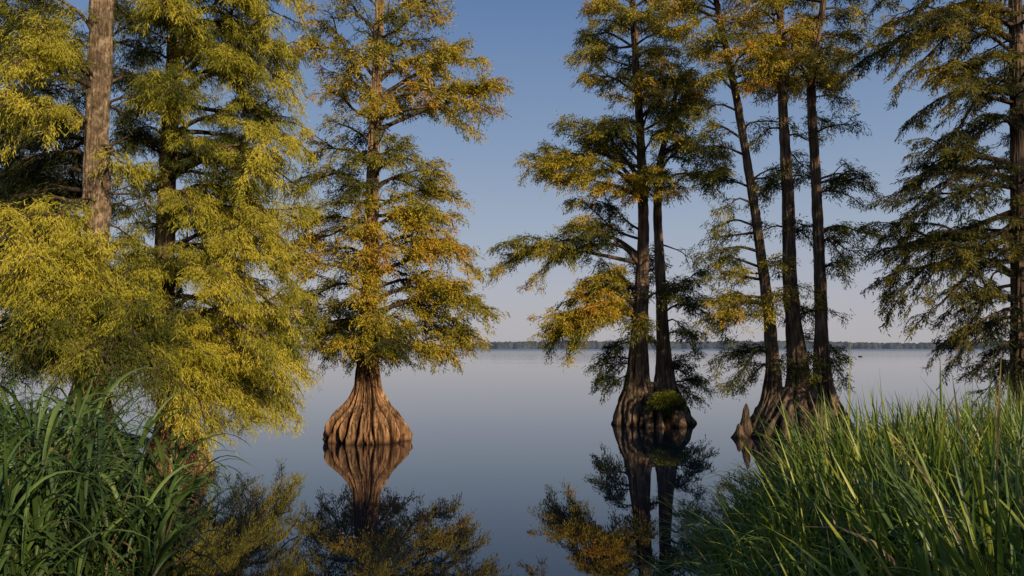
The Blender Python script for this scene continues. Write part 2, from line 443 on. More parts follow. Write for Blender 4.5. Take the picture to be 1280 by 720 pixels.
# ================================================================ TREE 1, the lit swollen cypress
def tree_one():
    Y = 17.6; rs = np.random.RandomState(11)
    root = empty('cypress_tree', tuple(at(461, 550, Y) * [1, 1, 0]))
    tag(root, 'rusty green bald cypress with sunlit swollen fluted base, standing alone in open water', 'tree')
    ax = [at(461, 562, Y), at(460, 500, Y), at(460, 440, Y), at(461, 380, Y), at(464, 300, Y), at(466, 220, Y), at(470, 110, Y), at(476, -10, Y), at(484, -150, Y), at(488, -230, Y)]
    k = Y / F
    pr = [(562, 51), (550, 51), (541, 51.5), (532, 49.5), (524, 45.5), (515, 38), (506, 28.5), (497, 21.5), (488, 17.8), (478, 15.6), (468, 14.3), (456, 13.4), (440, 12.6), (410, 10.8), (350, 9.0), (250, 7.8), (120, 6.4), (0, 5.4), (-150, 4), (-230, 1.2)]
    rad = [(at(461, y, Y)[2], h * k) for y, h in pr]
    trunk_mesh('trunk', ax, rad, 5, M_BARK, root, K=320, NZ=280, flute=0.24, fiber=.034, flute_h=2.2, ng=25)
    lv = Leaves(); st = style(seed=4, tvar=.30, skip=.14, step=.08)
    LB = [
        (474, 40, 402, -6, 0.3, dict(dens=0.35, bare=.3)), (474, 55, 420, 8, -0.4, dict(dens=.5)), (472, 75, 384, 42, 0.3, {}), (470, 100, 376, 66, -0.3, {}), (469, 120, 400, 88, 0.8, {}),
        (467, 150, 388, 118, 0.2, dict(dens=.7)), (467, 180, 402, 150, -0.6, dict(dens=.7)), (466, 210, 386, 200, 0.4, dict(dens=.8)), (465, 240, 372, 236, -0.2, {}),
        (464, 262, 392, 262, -0.9, {}), (464, 285, 358, 282, 0.3, {}), (463, 305, 380, 300, 0.9, {}), (463, 325, 352, 335, -0.1, {}), (462, 345, 374, 345, -0.9, {}),
        (461, 368, 366, 372, 0.4, {}), (461, 388, 376, 396, -0.4, dict(lift=.1)), (460, 410, 384, 420, 0.5, dict(lift=.14)), (460, 425, 420, 430, -0.8, dict(lift=.14)),
        (475, 25, 548, 6, 0.2, {}), (475, 50, 556, 24, -0.3, {}), (473, 80, 546, 50, 0.7, {}), (470, 105, 566, 62, -0.2, {}), (469, 125, 600, 72, 0.2, dict(lift=.1, bare=.3)),
        (468, 150, 619, 102, 0.0, dict(lift=.1, bare=.35, r0=.06)), (467, 165, 606, 140, 0.4, dict(lift=.1, bare=.4)), (467, 150, 592, 160, -0.5, dict(lift=.18, bare=.45)), (467, 170, 540, 128, 0.9, {}), (466, 200, 520, 196, -0.7, dict(dens=.8)),
        (466, 215, 545, 205, 0.5, dict(dens=.8)), (465, 240, 560, 226, 0.1, {}), (464, 262, 566, 246, -0.4, {}), (464, 285, 564, 276, 0.5, {}), (463, 290, 540, 262, -0.9, {}),
        (463, 315, 574, 306, 0.2, {}), (463, 330, 548, 318, -0.9, {}), (462, 345, 590, 336, -0.1, {}), (461, 362, 570, 362, 0.8, {}), (461, 378, 604, 384, 0.1, dict(r0=.055)),
        (461, 392, 606, 398, -0.5, dict(lift=.14)), (460, 405, 584, 424, 0.2, dict(lift=.2)), (460, 418, 548, 432, -0.7, dict(lift=.16)), (460, 428, 508, 436, 0.8, {}),
        (460, 424, 420, 446, 1.9, {}), (460, 424, 500, 447, 1.9, {}), (460, 418, 560, 442, 1.6, {}), (460, 428, 478, 450, 2.0, {}), (461, 410, 395, 436, 1.5, {}), (461, 398, 448, 434, -1.2, {}), (461, 400, 478, 436, -1.1, {}), (461, 370, 468, 400, -1.3, {}), (461, 340, 448, 368, -1.2, {}), (463, 300, 478, 322, -1.2, {}), (465, 250, 452, 275, -1.2, {}), (467, 120, 480, 132, -1.1, {}), (470, 60, 462, 70, -1.1, {}), (461, 400, 585, 420, 1.3, {}), (465, 270, 560, 290, -.6, {}), (466, 235, 545, 240, .8, {}),
        (462, 350, 410, 330, .5, dict(dens=.14, tint=.1)), (465, 230, 512, 176, -.5, dict(dens=.14, tint=.1)), (472, 60, 430, 20, -.6, dict(dens=.14, tint=.1)),
    ]
    grow(root, lv, ax, Y, LB, rs, st, 0.60)
    nf = 30
    zs = np.linspace(at(0, 428, Y)[2], at(0, 10, Y)[2], nf) + rs.normal(size=nf) * 0.06
    az = np.where(np.arange(nf) % 3 == 0, -90, np.where(np.arange(nf) % 3 == 1, 90, rs.uniform(0, 360, nf))) + rs.uniform(-42, 42, nf)
    fill(root, lv, ax, rs, st, 0.54, zs, az, lambda z: 1.6 - 0.05 * z, dens=.8)
    top_out(root, lv, ax, rs, st, .5, at(0, 0, Y)[2], 1.3)
    lv.build('crown', M_LEAF_RUST, root)
tree_one()

# ================================================================ TREE 2, two trunks from one dark base
def tree_two():
    Y = 21.2; rs = np.random.RandomState(21); k = Y / F
    root = empty('cypress_tree', tuple(at(820, 530, Y) * [1, 1, 0]))
    tag(root, 'bald cypress with two trunks rising from one shaded base that carries a mossy tuft', 'tree')
    a1 = [at(800, 545, Y), at(797, 490, Y), at(798, 440, Y), at(803, 340, Y), at(804, 260, Y), at(801, 180, Y), at(795, 80, Y), at(790, -10, Y), at(786, -120, Y)]
    a2 = [at(838, 545, Y + .1), at(832, 490, Y + .1), at(829, 430, Y + .1), at(826, 350, Y + .1), at(822, 262, Y + .1), at(826, 200, Y + .1), at(838, 150, Y + .1), at(846, 110, Y + .1)]
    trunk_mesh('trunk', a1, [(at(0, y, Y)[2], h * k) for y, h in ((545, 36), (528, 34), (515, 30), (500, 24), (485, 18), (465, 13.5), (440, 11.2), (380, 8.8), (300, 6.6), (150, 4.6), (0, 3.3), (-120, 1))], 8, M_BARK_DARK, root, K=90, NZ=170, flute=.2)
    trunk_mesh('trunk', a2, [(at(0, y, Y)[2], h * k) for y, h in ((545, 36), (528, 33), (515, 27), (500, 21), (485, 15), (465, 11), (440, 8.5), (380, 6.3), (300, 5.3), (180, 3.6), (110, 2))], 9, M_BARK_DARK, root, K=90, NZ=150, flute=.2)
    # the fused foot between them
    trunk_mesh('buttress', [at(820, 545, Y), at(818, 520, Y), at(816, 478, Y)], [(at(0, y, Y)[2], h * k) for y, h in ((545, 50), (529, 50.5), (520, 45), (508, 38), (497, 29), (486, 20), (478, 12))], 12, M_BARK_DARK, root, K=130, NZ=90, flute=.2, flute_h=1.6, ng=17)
    lv = Leaves(); st = style(seed=9, hang=0.42, tvar=.30, leaf=.14, w=.023)
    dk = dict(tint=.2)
    L1 = [
        (790, -15, 738, -20, 0.3, {}), (791, 5, 745, -4, -.4, {}), (792, 20, 734, 8, .4, {}), (793, 40, 742, 26, -.5, {}), (794, 60, 728, 46, .3, {}), (795, 85, 714, 74, 0, dict(r0=.03)), (796, 105, 736, 96, -.5, {}), (797, 118, 724, 92, .5, dict(dens=.7)),
        (792, 10, 850, -8, .3, {}), (793, 30, 862, 12, -.3, {}), (794, 50, 850, 34, .6, {}), (795, 75, 838, 58, -.6, {}),
        (797, 130, 858, 96, .2, {}), (798, 150, 868, 118, -.3, {}), (799, 165, 856, 138, .6, {}), (799, 170, 842, 110, -1., {}), (798, 140, 766, 118, -.6, dict(dens=.7)),
        (802, 210, 700, 152, -.2, dict(lift=.06)), (803, 232, 676, 178, .3, dict(lift=.06, r0=.05)), (804, 250, 655, 204, 0, dict(lift=.04, r0=.07, bare=.3)), (804, 255, 690, 222, -.7, dict(lift=.02, bare=.35)), (803, 240, 668, 196, .8, dict(bare=.35)),
        (803, 228, 722, 176, .9, {}), (802, 205, 748, 168, -.9, {}), (801, 190, 758, 160, .4, {}),
        (804, 250, 742, 240, -.4, dict(dens=.8)),
        (804, 300, 735, 290, .8, dict(tint=.15)), (804, 290, 745, 262, .9, dict(tint=.15)),
        (804, 330, 623, 340, 0, dict(lift=.13, r0=.06, bare=.3)), (804, 322, 652, 322, .4, dict(lift=.08, bare=.35)), (804, 335, 660, 352, -.3, dict(lift=.15, bare=.5, dens=.7)), (804, 325, 700, 318, -.5, dict(tint=.2, bare=.35)),
        (803, 365, 716, 360, -.3, {}), (802, 372, 708, 378, .3, dict(tint=.25)), (802, 382, 736, 352, .7, dict(tint=.25)),
        (800, 392, 680, 414, -.2, dict(lift=.14)), (800, 400, 690, 430, .2, dict(lift=.2)), (800, 398, 704, 402, -.7, dict(lift=.1)), (800, 408, 712, 440, -.4, dict(lift=.2)), (800, 385, 730, 408, -.9, {}),
        (799, 455, 745, 476, .2, dk), (799, 448, 752, 466, .6, dk), (799, 462, 758, 484, -.1, dk), (799, 430, 756, 446, .5, dk),
    ]
    L2 = [
        (830, 190, 872, 170, 0, {}), (826, 215, 896, 196, -.2, dict(bare=.35)), (824, 230, 902, 216, .2, dict(bare=.4)), (823, 240, 896, 240, -.4, dict(bare=.4, lift=.2)), (828, 200, 862, 190, .7, {}),
        (822, 240, 790, 218, -.7, {}), (822, 250, 784, 246, -.8, {}), (823, 235, 848, 236, -.9, {}),
        (840, 145, 872, 128, .3, {}), (836, 155, 862, 155, -.4, {}),
        (825, 305, 862, 322, .2, dict(dens=.12, tint=.1)),
        (828, 365, 872, 352, .2, dk), (828, 378, 884, 372, -.2, dk), (829, 392, 890, 396, .3, dk), (829, 405, 872, 414, -.5, dk), (829, 385, 862, 372, .9, dk), (829, 420, 862, 430, .6, dk),
        (832, 470, 878, 470, 0, dk), (833, 478, 884, 486, .4, dk), (832, 462, 866, 458, .7, dk), (833, 482, 872, 498, -.1, dk),
    ]
    grow(root, lv, a1, Y, L1, rs, st, .58)
    grow(root, lv, a2, Y + .1, L2, rs, st, .58)
    nf = 24
    zs = np.concatenate([np.linspace(at(0, 250, Y)[2], at(0, 10, Y)[2], 16), np.linspace(at(0, 430, Y)[2], at(0, 320, Y)[2], 8)])
    fill(root, lv, a1, rs, st, .48, zs, rs.choice([-90, 90], nf) + rs.uniform(-35, 35, nf), lambda z: 1.5, dens=.8)
    fill(root, lv, a1, rs, st, .60, np.linspace(at(0, 150, Y)[2], at(0, -20, Y)[2], 12), rs.uniform(0, 360, 12), lambda z: 1.3, dens=.85)
    fill(root, lv, a2, rs, st, .60, np.linspace(at(0, 245, Y)[2], at(0, 125, Y)[2], 8), rs.uniform(200, 400, 8), lambda z: 1.1, dens=.85)
    top_out(root, lv, a1, rs, st, .5, at(0, 0, Y)[2], 1.3, 12)
    lv.build('crown', M_LEAF_RUST, root)
tree_two()

# ================================================================ TREE 3, three trunks
def tree_three():
    Y = 18.6; rs = np.random.RandomState(31); k = Y / F
    root = empty('cypress_tree', tuple(at(992, 545, Y) * [1, 1, 0]))
    tag(root, 'clump of bald cypress with three tall trunks sharing a dark base behind the sunlit grass', 'tree')
    a1 = [at(962, 560, Y), at(966, 500, Y), at(965, 440, Y), at(958, 370, Y), at(950, 310, Y), at(940, 240, Y), at(920, 120, Y), at(895, 0, Y), at(878, -90, Y)]
    a2 = [at(1000, 560, Y + .1), at(1000, 500, Y + .1), at(996, 440, Y + .1), at(988, 360, Y + .1), at(985, 250, Y + .1), at(978, 120, Y + .1), at(975, -10, Y + .1), at(974, -130, Y + .1)]
    a3 = [at(1034, 560, Y - .1), at(1030, 500, Y - .1), at(1027, 440, Y - .1), at(1026, 380, Y - .1), at(1021, 250, Y - .1), at(1014, 115, Y - .1), at(1018, 60, Y - .1), at(1030, 0, Y - .1), at(1034, -70, Y - .1)]
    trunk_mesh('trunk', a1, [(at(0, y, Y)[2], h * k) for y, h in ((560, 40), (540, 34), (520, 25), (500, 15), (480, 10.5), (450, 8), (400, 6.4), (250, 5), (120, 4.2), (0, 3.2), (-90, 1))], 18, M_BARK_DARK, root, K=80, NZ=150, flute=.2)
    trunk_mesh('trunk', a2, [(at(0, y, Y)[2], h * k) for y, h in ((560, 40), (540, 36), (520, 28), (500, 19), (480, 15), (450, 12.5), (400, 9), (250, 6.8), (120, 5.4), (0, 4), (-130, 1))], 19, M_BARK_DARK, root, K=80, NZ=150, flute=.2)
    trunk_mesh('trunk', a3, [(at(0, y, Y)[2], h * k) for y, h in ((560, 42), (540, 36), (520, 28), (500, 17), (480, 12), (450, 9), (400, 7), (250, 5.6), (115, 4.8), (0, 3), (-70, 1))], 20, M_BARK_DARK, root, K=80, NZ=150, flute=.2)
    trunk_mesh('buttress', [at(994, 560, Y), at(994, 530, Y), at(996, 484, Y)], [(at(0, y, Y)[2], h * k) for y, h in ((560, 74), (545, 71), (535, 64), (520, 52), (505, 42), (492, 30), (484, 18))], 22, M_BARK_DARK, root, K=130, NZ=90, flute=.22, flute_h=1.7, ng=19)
    lv = Leaves(); st = style(seed=15, hang=.38, tvar=.28, leaf=.125, w=.02)
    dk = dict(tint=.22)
    L1 = [
        (898, 10, 858, -6, .2, {}), (902, 30, 862, 28, -.4, {}), (908, 60, 866, 62, .3, dk), (912, 80, 872, 70, -.3, {}), (916, 100, 880, 96, .4, dk), (905, 45, 930, 30, -.5, {}), (915, 95, 944, 92, -.6, {}), (919, 112, 950, 104, -.5, dict(tint=.75)),
        (925, 140, 872, 138, .2, dk), (932, 175, 868, 172, -.2, dict(tint=.28)), (936, 195, 872, 186, .5, dk), (942, 235, 878, 232, .2, dk), (945, 255, 900, 262, -.4, dk), (940, 225, 968, 232, .5, dk),
        (948, 290, 880, 300, .3, dk), (952, 315, 870, 322, -.2, dict(tint=.32)), (955, 335, 880, 344, .5, dk), (958, 350, 892, 340, -.6, dict(tint=.5)), (960, 372, 876, 380, 0, dict(tint=.45)), (962, 388, 884, 398, -.5, dict(tint=.6)), (962, 395, 896, 416, .4, dk), (963, 382, 912, 398, -.9, dict(tint=.7)),
        (965, 440, 896, 462, 0, dk), (965, 448, 906, 478, -.4, dict(tint=.4)), (966, 436, 918, 444, .4, dk), (966, 455, 924, 486, .2, dk), (966, 450, 985, 462, -.8, dk),
    ]
    L2 = [
        (976, 10, 930, -8, -.4, {}), (976, 30, 926, 34, .2, {}), (977, 55, 928, 52, -.6, {}), (978, 80, 938, 76, .3, {}), (979, 100, 934, 108, -.6, dict(tint=.7)), (978, 90, 960, 84, -1., {}), (976, 5, 1020, -10, .6, {}), (977, 45, 1010, 34, -.8, {}),
        (981, 160, 940, 178, .5, dk), (983, 200, 1006, 205, .8, dk), (984, 215, 948, 250, -.3, dk), (985, 225, 1010, 228, .7, dk), (986, 290, 1010, 300, .9, dk), (988, 330, 960, 330, -.7, dict(tint=.5)), (988, 350, 1012, 368, -.5, dict(tint=.55)), (990, 370, 955, 388, -1., dict(tint=.65)), (992, 390, 1014, 400, .6, dk),
        (994, 420, 1012, 440, .8, dk),
    ]
    L3 = [
        (1030, 0, 1072, 0, .2, {}), (1026, 25, 1078, 16, -.2, {}), (1020, 50, 1076, 44, .3, {}), (1018, 65, 1062, 66, -.4, {}), (1016, 85, 1052, 96, .4, {}), (1014, 105, 980, 60, 0, dict(bare=.5, r0=.045)), (1014, 110, 1056, 72, 0, dict(bare=.4, r0=.045)),
        (1016, 80, 992, 78, -.7, {}), (1020, 50, 990, 30, -.5, {}), (1014, 100, 994, 112, -.4, dict(tint=.65)), (1015, 125, 1050, 130, .4, dk), (1016, 120, 1044, 108, -.5, dk), (1018, 150, 1036, 164, .7, dk),
        (1020, 230, 1094, 242, .1, dict(tint=.15, bare=.15)), (1021, 240, 1072, 250, -.4, dk), (1021, 246, 1064, 226, .5, dk), (1023, 290, 1104, 292, 0, dict(tint=.3)), (1023, 305, 1084, 314, .4, dk), (1024, 300, 1064, 334, -.3, dict(dens=.4, tint=.2)), (1024, 296, 1052, 288, .9, dk), (1025, 330, 1050, 346, .5, dk),
        (1027, 438, 1048, 462, .1, dk), (1027, 430, 1046, 444, .6, dk), (1028, 446, 1050, 480, .3, dk), (1028, 455, 1008, 470, -.7, dk),
    ]
    grow(root, lv, a1, Y, L1, rs, st, .55)
    grow(root, lv, a2, Y + .1, L2, rs, st, .55)
    grow(root, lv, a3, Y - .1, L3, rs, st, .5)
    nf = 17
    for a_ in (a1, a2, a3):
        fill(root, lv, a_, rs, st, .58, np.linspace(at(0, 115, Y)[2], at(0, -20, Y)[2], nf), rs.uniform(0, 360, nf), lambda z: 1.4, dens=.8)
        fill(root, lv, a_, rs, st, .36, np.linspace(at(0, 400, Y)[2], at(0, 170, Y)[2], 5), rs.uniform(0, 360, 5), lambda z: 1.1, dens=.5)
    top_out(root, lv, a2, rs, st, .5, at(0, 0, Y)[2], 1.3, 10)
    lv.build('crown', M_LEAF_RUST, root)
tree_three()

# ================================================================ TREE 4, dark tree at the edge
def tree_four():
    Y = 15.5; rs = np.random.RandomState(41); k = Y / F
    root = empty('cypress_tree', tuple(at(1276, 560, Y) * [1, 1, 0]))
    tag(root, 'dark drooping bald cypress with long feathery boughs, rising behind the tall grass at the edge', 'tree')
    ax = [at(1276, 575, Y), at(1276, 500, Y), at(1275, 400, Y), at(1274, 300, Y), at(1273, 200, Y), at(1271, 80, Y), at(1268, -60, Y), at(1266, -180, Y)]
    trunk_mesh('trunk', ax, [(at(0, y, Y)[2], h * k) for y, h in ((575, 30), (540, 24), (510, 16), (480, 12), (400, 9.5), (200, 8.5), (0, 7), (-180, 1.5))], 44, M_BARK_DARK, root, K=70, NZ=130, flute=.15)
    lv = Leaves(); st = style(seed=23, hang=.5, droop=.30, twig=.46, tvar=.3, leaf=.13, w=.018, sp=.0145, step=.085, puff=.018, forks=.5, skip=.2, vert=.22)
    LB = []
    for (ya, xb, yb, dy, ti) in [(-40, 1150, -30, .3, .5), (-20, 1120, -10, -.4, .5), (0, 1105, 12, .2, .5), (15, 1068, 66, -.1, .4), (20, 1100, 36, .5, .9), (35, 1128, 66, -.6, .55), (50, 1124, 100, .1, .4), (55, 1160, 44, -.9, .6), (70, 1150, 88, .6, .45),
                                 (85, 1180, 98, -.7, .5), (105, 1138, 150, .2, .35), (110, 1180, 140, -.6, .45), (130, 1144, 190, -.1, .3), (150, 1190, 190, .5, .3), (165, 1170, 214, -.6, .35),
                                 (205, 1100, 262, 0, .3), (210, 1130, 236, .5, .25), (225, 1150, 268, -.7, .35), (235, 1120, 290, .3, .28), (240, 1190, 250, -.9, .35),
                                 (262, 1098, 320, .1, .25), (275, 1120, 346, -.4, .3), (290, 1150, 320, .6, .22), (290, 1108, 372, .2, .3), (300, 1150, 372, -.6, .38), (310, 1190, 340, -.9, .35),
                                 (325, 1110, 392, .1, .22), (345, 1140, 404, -.4, .25), (355, 1176, 396, .6, .2), (370, 1176, 436, 0, .2), (380, 1200, 420, -.6, .25), (395, 1184, 462, .3, .15), (415, 1205, 470, -.3, .18), (430, 1226, 450, .5, .15), (445, 1222, 494, 0, .15), (450, 1240, 480, -.6, .18)]:
        LB.append((1272, ya, xb, yb, dy, dict(tint=ti + .08, lift=.13)))
    grow(root, lv, ax, Y, LB, rs, st, .4, bare=.12)
    for e in [(-30, 1380, -30), (30, 1400, 50), (90, 1400, 120), (150, 1390, 190), (210, 1410, 250), (270, 1400, 320), (330, 1390, 370), (390, 1370, 430)]:
        grow(root, lv, ax, Y, [(1272, e[0], e[1], e[2], rs.uniform(-.6, .6), {})], rs, st, .35, dens=.7)
    nf = 34
    fill(root, lv, ax, rs, st, .33, np.linspace(at(0, 455, Y)[2], at(0, -20, Y)[2], nf), rs.choice([-90, 90, -140], nf) + rs.uniform(-35, 35, nf), lambda z: 1.3, rise=-.05, dens=.7)
    top_out(root, lv, ax, rs, st, .4, at(0, -20, Y)[2], 1.5, 10)
    lv.build('crown', M_LEAF_OLIVE, root)
tree_four()

# ================================================================ TREES 5 and 6, the golden mass on the left
def tree_five():
    Y = 13.0; rs = np.random.RandomState(51); k = Y / F
    root = empty('cypress_tree', tuple(at(222, 588, Y) * [1, 1, 0]))
    tag(root, 'dense golden green weeping bald cypress whose low boughs hang over the water', 'tree')
    ax = [at(226, 604, Y), at(222, 560, Y), at(214, 500, Y), at(207, 420, Y), at(205, 350, Y), at(208, 250, Y), at(214, 120, Y), at(222, -20, Y), at(230, -170, Y)]
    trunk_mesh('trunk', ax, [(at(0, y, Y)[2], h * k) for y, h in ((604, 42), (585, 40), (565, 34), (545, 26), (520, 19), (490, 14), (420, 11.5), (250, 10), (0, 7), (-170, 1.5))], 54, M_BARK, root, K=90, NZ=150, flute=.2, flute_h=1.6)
    lv = Leaves(); st = style(seed=31, hang=.8, droop=.3, twig=.44, sp=.0115, leaf=.105, w=.0115, cluster=4, step=.072, tvar=.34, vert=.28, skip=.32, puff=.04)
    # silhouette limbs on the water side and the low apron
    LB = []
    for (ya, xb, yb, dy) in [(-60, 340, -50, .2), (-30, 365, -5, -.3), (0, 372, 30, .4), (25, 362, 62, -.4), (50, 380, 85, .3), (75, 374, 110, -.3), (100, 366, 150, .5), (130, 372, 180, -.2), (165, 362, 222, .3), (190, 382, 240, .6),
                             (220, 372, 272, -.3), (250, 360, 310, .3), (280, 350, 322, -.5), (300, 362, 362, .3), (330, 368, 398, -.1), (350, 378, 418, .5), (370, 352, 440, -.5), (395, 372, 448, .4),
                             (400, 350, 470, -.2), (420, 338, 492, .3), (430, 352, 520, -.1), (440, 322, 522, -.6), (445, 300, 505, .4), (445, 282, 530, -.9), (430, 262, 536, -1.2), (420, 240, 520, -1.5), (430, 250, 552, -1.0),
                             (430, 350, 525, 3.1), (420, 334, 508, 2.5), (436, 306, 522, 2.9), (432, 276, 528, 2.4), (410, 362, 486, 2.8), (400, 372, 452, 2.2), (436, 325, 528, 2.2), (420, 255, 520, 2.8),
                             (240, 160, 226, -.9), (290, 168, 282, -.6), (140, 168, 120, -.5), (200, 158, 170, .5), (60, 160, 40, -.4), (330, 170, 330, -1.2)]:
        LB.append((206, ya, xb, yb, dy, dict(lift=.16, tint=.26 if .25 < dy < 1 else .62)))  # some rear limbs tinted dark: shade put into the needle colour
    grow(root, lv, ax, Y, LB, rs, st, .58)
    nf = 52
    zs = np.linspace(at(0, 440, Y)[2], at(0, -60, Y)[2], nf) + rs.normal(size=nf) * .08
    az = np.array([(-78, -40, -62, -95, 40, 100, -15)[i % 7] for i in range(nf)]) + rs.uniform(-18, 18, nf)
    az = np.where((zs > at(0, 310, Y)[2]) & (az < -72), az + 45, az)
    nl = 22
    fill(root, lv, ax, rs, st, .5, np.linspace(at(0, 440, Y)[2], at(0, -60, Y)[2], nl), rs.uniform(130, 230, nl), lambda z: .75 if z > 3.2 else 1.6, rise=-.1, lift=.16)
    fill(root, lv, ax, rs, st, .64, zs, az, lambda z: 1.95 - .02 * z, rise=-.10, lift=.16)
    top_out(root, lv, ax, rs, st, .5, at(0, -50, Y)[2], 1.6, 10)
    lv.build('crown', M_LEAF_GOLD, root)

def tree_six():
    Y = 11.6; rs = np.random.RandomState(61); k = Y / F
    root = empty('cypress_tree', tuple(at(118, 580, Y) * [1, 1, 0]))
    tag(root, 'thick grey trunked bald cypress seen above the dark reeds, its bark mottled by sunlight', 'tree')
    ax = [at(110, 590, Y), at(112, 520, Y), at(116, 420, Y), at(120, 300, Y), at(121, 200, Y), at(123, 100, Y), at(128, -10, Y), at(134, -190, Y)]
    trunk_mesh('trunk', ax, [(at(0, y, Y)[2], h * k) for y, h in ((590, 48), (560, 40), (530, 29), (500, 20), (420, 15), (300, 13), (150, 12.8), (0, 12), (-190, 3))], 64, M_BARK_GREY, root, K=90, NZ=150, flute=.15, flute_h=1.6, bark=.022, fiber=.05)
    lv = Leaves(); st = style(seed=37, hang=.7, droop=.45, twig=.5, sp=.0115, leaf=.10, w=.011, cluster=4, step=.078, puff=.05, tvar=.3)
    LB = []
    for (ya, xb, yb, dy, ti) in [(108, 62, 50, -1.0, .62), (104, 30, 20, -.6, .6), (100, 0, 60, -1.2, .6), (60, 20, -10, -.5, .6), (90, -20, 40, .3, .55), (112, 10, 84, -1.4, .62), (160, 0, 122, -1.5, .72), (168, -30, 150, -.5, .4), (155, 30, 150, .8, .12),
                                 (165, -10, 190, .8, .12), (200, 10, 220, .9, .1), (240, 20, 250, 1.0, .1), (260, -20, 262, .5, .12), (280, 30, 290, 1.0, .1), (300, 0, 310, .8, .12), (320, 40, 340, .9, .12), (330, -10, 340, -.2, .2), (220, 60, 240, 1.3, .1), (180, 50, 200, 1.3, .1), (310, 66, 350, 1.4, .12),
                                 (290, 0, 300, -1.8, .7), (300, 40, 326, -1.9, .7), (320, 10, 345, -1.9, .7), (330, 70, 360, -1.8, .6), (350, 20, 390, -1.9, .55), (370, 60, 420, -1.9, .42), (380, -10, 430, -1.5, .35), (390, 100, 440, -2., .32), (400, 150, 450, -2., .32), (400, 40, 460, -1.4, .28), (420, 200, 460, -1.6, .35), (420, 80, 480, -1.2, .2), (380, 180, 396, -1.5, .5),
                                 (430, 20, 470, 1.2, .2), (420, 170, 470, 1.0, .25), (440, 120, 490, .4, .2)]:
        LB.append((118, ya, xb, yb, dy, dict(tint=ti, lift=.08)))  # ti paints lit pads bright and shaded limbs dark in the needles
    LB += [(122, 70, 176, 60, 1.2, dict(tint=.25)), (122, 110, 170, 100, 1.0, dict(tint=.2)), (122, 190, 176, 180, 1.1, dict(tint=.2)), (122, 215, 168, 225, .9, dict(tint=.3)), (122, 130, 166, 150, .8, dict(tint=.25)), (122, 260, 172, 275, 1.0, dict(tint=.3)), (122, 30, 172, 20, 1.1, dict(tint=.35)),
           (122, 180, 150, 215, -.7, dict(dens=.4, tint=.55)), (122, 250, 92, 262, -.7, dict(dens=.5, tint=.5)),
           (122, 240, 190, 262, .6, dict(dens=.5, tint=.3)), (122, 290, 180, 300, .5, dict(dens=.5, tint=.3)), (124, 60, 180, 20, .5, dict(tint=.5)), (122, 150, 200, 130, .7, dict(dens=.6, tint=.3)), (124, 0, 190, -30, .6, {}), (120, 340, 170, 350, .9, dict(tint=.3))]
    grow(root, lv, ax, Y, LB, rs, st, .5)
    top_out(root, lv, ax, rs, st, .5, at(0, -110, Y)[2], 1.7, 10)
    lv.build('crown', M_LEAF_GOLD, root)

def tree_seven():
    Y = 19.0; rs = np.random.RandomState(71); k = Y / F
    root = empty('cypress_tree', tuple(at(-22, 540, Y) * [1, 1, 0]))
    tag(root, 'shadowy bald cypress seen behind the grey trunk, mostly dark olive needles', 'tree')
    ax = [at(-30, 560, Y), at(-26, 480, Y), at(-22, 300, Y), at(-18, 100, Y), at(-14, -60, Y)]
    trunk_mesh('trunk', ax, [(at(0, y, Y)[2], h * k) for y, h in ((560, 46), (530, 36), (500, 22), (450, 13), (300, 11), (100, 8), (-60, 2))], 74, M_BARK_DARK, root, K=60, NZ=110)
    lv = Leaves(); st = style(seed=43, hang=.6, droop=.4, sp=.017, step=.09, tvar=.15)
    nf = 64
    zs = np.linspace(at(0, 450, Y)[2], at(0, -20, Y)[2], nf)
    az = rs.uniform(-70, 70, nf); az[::4] += 180
    fill(root, lv, ax, rs, st, .2, zs, az, lambda z: 2.5 - .04 * z, rise=-.05)
    lv.build('crown', M_LEAF_OLIVE, root)
tree_five(); tree_six(); tree_seven()

# ================================================================ knees, tuft, driftwood
def knee(px, py, Y, h, r, seed, label, lean=(0, 0)):
    base = at(px, py, Y) * [1, 1, 0]
    ax = [base + [0, 0, -.25], base + [lean[0] * .3, lean[1] * .3, h * .35], base + [lean[0], lean[1], h]]
    rad = [(-.25, r * 1.25), (0, r * 1.1), (h * .25, r * .75), (h * .55, r * .45), (h * .85, r * .3), (h, r * .08)]
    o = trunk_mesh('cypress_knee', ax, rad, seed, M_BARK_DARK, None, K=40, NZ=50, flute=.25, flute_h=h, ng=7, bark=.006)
    tag(o, label, 'cypress knee', 'cypress knees beside the three trunked clump')
knee(932, 547, 18.4, .72, .20, 81, 'tallest pointed cypress knee, outermost beside the three trunked clump', (.03, 0))
knee(944, 540, 18.9, .60, .12, 82, 'slim pointed cypress knee between the tallest knee and the clump', (.02, 0))
knee(925, 550, 18.0, .30, .16, 83, 'low rounded cypress knee at the foot of the tallest knee', (-.02, 0))
o = trunk_mesh('root_stub', [at(405, 549, 17.7) * [1, 1, 0] + [0, 0, -.1], at(405, 549, 17.7) * [1, 1, 0] + [.0, 0, .01], at(405, 549, 17.7) * [1, 1, 0] + [.02, 0, .06]],
               [(-.1, .05), (0, .045), (.06, .01)], 84, M_BARK_DARK, None, K=16, NZ=14, flute=.1, bark=.002)
tag(o, 'tiny dark root stub poking out of the water beside the sunlit swollen base', 'root')

